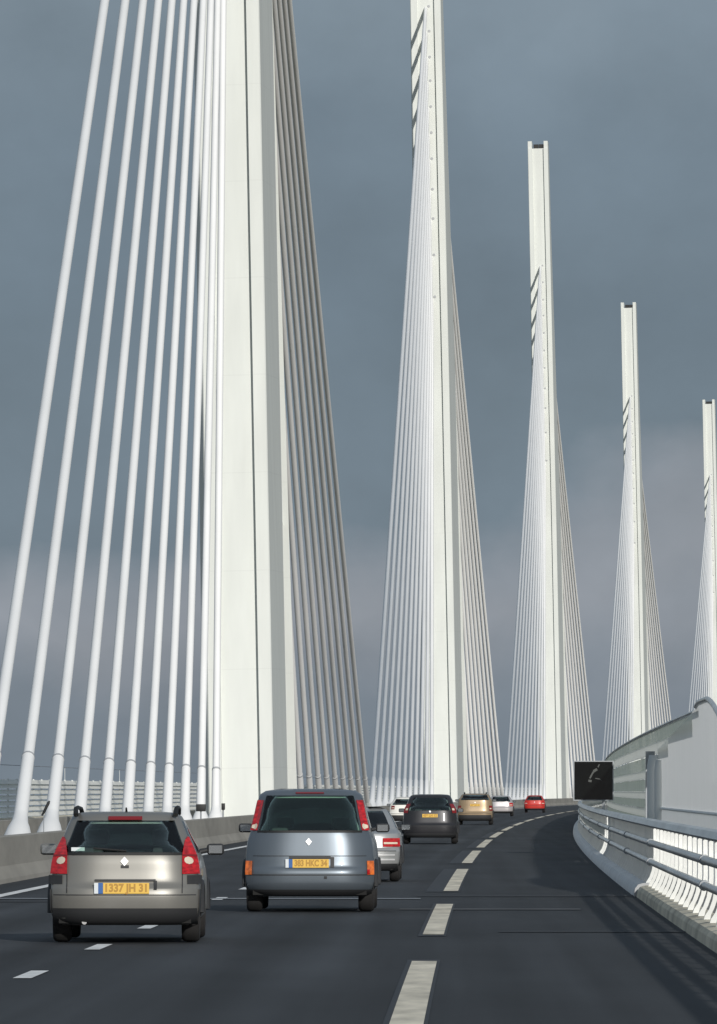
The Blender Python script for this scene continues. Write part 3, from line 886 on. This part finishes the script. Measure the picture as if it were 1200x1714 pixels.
c.xpatch('tailgate_seam', M['plastic'], .642, .652, .56, .775, eps=.003, th=.003, nu=1)
tube('exhaust', [(-.45, .12, .235), (-.45, .5, .235)], .028, M['rim'], c.root, n=10)
tube('wiper', [(.02, c.rear(0, 1.03, .02)[1], 1.03), (-.35, c.rear(.5, 1.05, .02)[1], 1.06)], .012, M['black'], c.root, n=6)
c.wheels(*wy, .315, .20, .725); c.arch_lips(wy, .37, .31, M['plastic'])
c.seats(2.15, 1.05, 1.02, hz=-.04)
box('rear_view_mirror', -.13, .13, 2.55, 2.6, 1.27, 1.33, M['black'], c.root, .015)
box('dashboard', -.7, .7, 2.95, 3.2, .75, .98, M['liner'], c.root, .05)
box('load_sticker', -.60, -.45, .19, .2, 1.03, 1.07, M['plate_white'], c.root)

# ---- 2. blue-grey people carrier --------------------------------------------------------------
lv = [(.22, .80, .18, 4.5), (.30, .90, .06, 4.6), (.42, .935, .0, 4.66), (.58, .937, -.01, 4.66), (.64, .935, .03, 4.62), (.80, .925, .05, 4.45), (.98, .905, .075, 4.05), (1.13, .855, .10, 3.55),
      (1.35, .80, .19, 2.9), (1.62, .735, .32, 2.1), (1.67, .70, .37, 1.9), (1.715, .61, .5, 1.7), (1.735, .42, .8, 1.4)]
c = Car('people_carrier', 'blue-grey people carrier with tall narrow red lamps in the middle lane', 'car', 111.0, -2.24, lv, cr=.30)
pt = paint('blue_grey_paint', (.142, .168, .195), .33, .5)
H = [('r', .875, 1.14, 1.64), ('f', .88, 1.05, 1.62), ('s', .03, .25, 1.12, 1.60), ('s', .28, .56, 1.12, 1.60), ('s', .59, .90, 1.12, 1.60)]
wy = (.80, 3.66)
c.shell('body', pt, H, arches=[(y, .33, .39) for y in wy])
c.shell('lining', M['liner'], H, inset=.035, z0=.64)
box('underside', -.80, .80, .25, 4.4, .24, .42, M['under'], c.root)
c.patch('rear_window', M['g_green'], -.875, .875, 1.14, 1.64, eps=-.004, th=.005, nu=16)
c.patch('windscreen', M['g_green'], -.88, .88, 1.05, 1.62, eps=-.004, th=.005, nu=16, surf='f')
for s in (-1, 1):
    for a, b in ((.03, .25), (.28, .56), (.59, .90)):
        c.patch('side_window', M['g_green'], a, b, 1.12, 1.60, eps=-.004, th=.005, surf='s', s=s)
    lamp = c.patch('tail_lamp', M['lamp_red'], (lambda z: s * (.905 - .0 * z)), s * 1.0, 1.15, 1.575, eps=.012, th=.012, nz=10)
    c.blob('clear_lens', M['lamp_white'], s * .95, 1.205, .03, .04, .026, lamp)
    c.patch('lamp_wrap', M['lamp_red'], 0.0, .02, 1.18, 1.5, eps=.012, th=.006, surf='s', s=s, parent=lamp)
    low = c.patch('indicator_lamp', M['lamp_amber'], s * .90, s * .985, .525, .72, eps=.008, th=.012)
    c.patch('red_reflector', M['lamp_red'] if s > 0 else M['lamp_amber'], s * .90, s * .94, .53, .60, eps=.022, th=.004, parent=low)
    c.mirror(3.05, .87, 1.17, M['plastic'], s)
    c.patch('bumper_side', M['plastic'], .0, .04, .26, .42, eps=.006, th=.006, surf='s', s=s)
c.xpatch('high_brake_lamp', M['lamp_dark'], -.20, .20, 1.668, 1.69, eps=.006, th=.014)
c.xpatch('window_trim', M['black'], -.74, .74, 1.118, 1.148, eps=.004, th=.008, nz=2, nu=14)
strk = '383 HKC 34'
c.plate(-.235, .275, .625, .745, 0, strk)
c.xpatch('plate_recess', M['plastic'], -.28, .30, .752, .785, eps=.004, th=.016, nz=2)
c.xpatch('plate_recess', M['plastic'], .30, .35, .63, .775, eps=.004, th=.012, nz=2, nu=2)
c.diamond(-.01, .99, .042, .05)
c.xpatch('tailgate_seam', M['plastic'], -.80, .80, .785, .795, eps=.003, th=.003, nz=1, nu=20)
c.xpatch('bumper_seam', M['plastic'], -.86, .86, .515, .53, eps=.003, th=.003, nz=1, nu=20)
c.xpatch('bumper_valance', M['plastic'], -.86, .86, .225, .315, eps=.004, th=.008, nz=4, nu=20)
c.xpatch('tow_eye_cover', M['plastic'], .21, .25, .47, .505, eps=.004, th=.01, nz=2, nu=2)
c.wheels(*wy, .335, .22, .79); c.arch_lips(wy, .39, .33, M['plastic'])
c.seats(2.35, 1.35, 1.08, x=.40, rear_heads=(-.45,), hz=.02)
box('rear_view_mirror', -.13, .13, 2.6, 2.65, 1.5, 1.56, M['black'], c.root, .015)
box('dashboard', -.75, .75, 3.1, 3.5, .8, 1.05, M['liner'], c.root, .05)

# ---- generic builder for the cars further ahead ------------------------------------------------
def far_car(name, label, d, o, w, h, L, col, glass='g_dark', lamps=('lamp_red', .60, .86, .72, 1.0), kind='hatch', plate='plate', gz=(.98, 1.36), rough=.33, metal=.45, zbelt=.95, roofw=.68, ug=.86, plate_z=.7, bump_dark=False):
    k = h / 1.45
    if kind == 'hatch':
        lv = [(.20, .85 * w, .14, L - .2), (.30, .96 * w, .03, L - .06), (.45, .995 * w, 0, L), (.60, w, -.01, L), (.66, .995 * w, .04, L - .04), (.82, .985 * w, .07, L - .35), (zbelt, .96 * w, .10, L - .95),
              (gz[0] + .06, .93 * w, .13, L - 1.25), ((gz[0] + gz[1]) / 2, (.5 * (.93 + roofw) + .02) * w, .24, L - 1.75), (gz[1], roofw * w + .03, .38, L - 2.25), (h - .045, roofw * w - .02, .44, L - 2.4), (h - .012, (roofw - .1) * w, .56, L - 2.6), (h, .5 * roofw * w, .8, L - 2.8)]
    else:                                # saloon: boot, then a slanted rear window
        lv = [(.20, .85 * w, .14, L - .2), (.30, .96 * w, .03, L - .06), (.45, .995 * w, 0, L), (.58, w, -.01, L), (.64, .995 * w, .05, L - .04), (.80, .985 * w, .06, L - .35), (.90, .97 * w, .09, L - .75), (.935, .94 * w, .20, L - 1.05),
              (.96, .92 * w, .55, L - 1.2), (gz[0] + .04, .89 * w, .72, L - 1.35), (gz[1], roofw * w + .03, 1.30, L - 2.25), (h - .04, roofw * w - .02, 1.42, L - 2.4), (h - .012, (roofw - .1) * w, 1.6, L - 2.55), (h, .5 * roofw * w, 1.8, L - 2.7)]
    lv = [q for i, q in enumerate(lv) if i == 0 or q[0] > lv[i - 1][0] + .004]
    c = Car(name, label, 'car', d, o, lv, cr=.24)
    pt = paint(name + '_paint', col, rough, metal)
    H = [('r', ug, gz[0], gz[1]), ('f', .86, gz[0] + .02, gz[1]), ('s', .05, .45, gz[0] + .02, gz[1]), ('s', .49, .88, gz[0] + .02, gz[1])]
    r = .30 if h < 1.55 else .32
    wy = (.80, L - 1.0)
    c.shell('body', pt, H, arches=[(y, r, r + .06) for y in wy])
    c.shell('lining', M['liner'], H, inset=.035, z0=.62)
    box('underside', -.82 * w, .82 * w, .25, L - .3, .22, .40, M['under'], c.root)
    c.patch('rear_window', M[glass], -ug, ug, gz[0], gz[1], eps=-.004, th=.005, nu=12)
    c.patch('windscreen', M['g_green'], -.86, .86, gz[0] + .02, gz[1], eps=-.004, th=.005, nu=12, surf='f')
    lm, z0, z1, ua, ub = lamps
    for s in (-1, 1):
        c.patch('side_window', M['g_dark'], .05, .45, gz[0] + .02, gz[1], eps=-.004, th=.005, surf='s', s=s)
        c.patch('side_window', M['g_dark'], .49, .88, gz[0] + .02, gz[1], eps=-.004, th=.005, surf='s', s=s)
        lp = c.patch('tail_lamp', M[lm], s * ua, s * ub, z0, z1, eps=.01, th=.012)
        c.patch('clear_lens', M['lamp_white'], s * (ua + .02), s * (ub - .03), z0 + .3 * (z1 - z0), z0 + .52 * (z1 - z0), eps=.023, th=.004, parent=lp, nz=3)
        c.mirror(L - 1.75, w * .93, zbelt + .06, M['plastic'], s)
    if plate:
        c.plate(-.25, .25, plate_z, plate_z + .11, 0, '438 LH 12', band=False)
    c.xpatch('bumper_seam', M['plastic'], -.9 * w, .9 * w, .57, .585, eps=.003, th=.003, nz=1, nu=16)
    c.xpatch('bumper_valance', M['plastic'], -.92 * w, .92 * w, .205, .34 if not bump_dark else .50, eps=.004, th=.008, nz=4, nu=16)
    c.diamond(0, plate_z + .19, .032, .035)
    c.wheels(*wy, r, .19, w - .125); c.arch_lips(wy, r + .06, r, M['plastic'])
    c.seats(L - 2.4, 1.15 if kind == 'hatch' else 1.75, gz[0] + .02, x=.36, hz=-.05)
    return c

# 3. silver saloon half hidden by the people carrier
c = far_car('saloon_car', 'silver saloon car half hidden behind the blue-grey people carrier', 148.5, -2.27, .86, 1.41, 4.55, (.42, .43, .43), kind='saloon', lamps=('lamp_red', .66, .82, .64, 1.0), gz=(.99, 1.33), plate_z=.62, roofw=.66)
c.xpatch('bumper_highlight', M['chrome'], -.75, .75, .40, .43, eps=.006, th=.012, nz=2, nu=16)  # highlights on the bumper, painted as two bright bands
c.xpatch('bumper_highlight', M['chrome'], -.75, .75, .49, .515, eps=.006, th=.012, nz=2, nu=16)
# 4. charcoal compact people carrier
c = far_car('compact_van', 'charcoal compact people carrier with yellow plate, ahead of the silver saloon', 256.0, -2.14, .905, 1.61, 4.3, (.030, .030, .034), glass='g_dark', lamps=('lamp_dark', 1.0, 1.30, .86, 1.0), gz=(1.08, 1.50), zbelt=1.02, roofw=.72, plate_z=.86, metal=.3, ug=.82)
# 5. white hatchback
c = far_car('hatchback', 'white hatchback in the left lane, partly hidden by the charcoal car', 400.0, -5.95, .86, 1.42, 3.9, (.86, .84, .78), lamps=('lamp_dark', .80, .98, .70, .92), gz=(1.02, 1.32), metal=0.0, plate=None, roofw=.66, bump_dark=True)
# 6. gold estate
c = far_car('gold_estate_car', 'gold estate car with dark see-through rear window, right of the charcoal car', 404.0, -2.50, .91, 1.60, 4.4, (.36, .265, .165), lamps=('lamp_dark', .72, .98, .84, 1.0), gz=(1.26, 1.53), zbelt=1.18, roofw=.74, plate_z=.95, metal=.35, ug=.88, bump_dark=True)
for s in (-1, 1):
    tube('roof_rail', [(s * .55, .55, 1.57), (s * .56, .65, 1.645), (s * .56, 2.0, 1.645), (s * .55, 2.1, 1.57)], .025, M['black'], c.root, n=8)
# 7. pale silver car
c = far_car('pale_car', 'pale silver car just ahead of the gold estate car', 545.0, -3.45, .87, 1.42, 4.1, (.56, .53, .53), lamps=('lamp_red', .68, .92, .74, 1.0), gz=(1.0, 1.34), plate_z=.66, plate=None)
# 8. red car
c = far_car('red_car', 'small red car, farthest ahead, beside the shoulder line', 640.0, -2.75, .84, 1.40, 3.9, (.55, .035, .025), lamps=('lamp_red', .66, .88, .72, 1.0), gz=(.99, 1.32), plate_z=.66, metal=.05, plate=None)
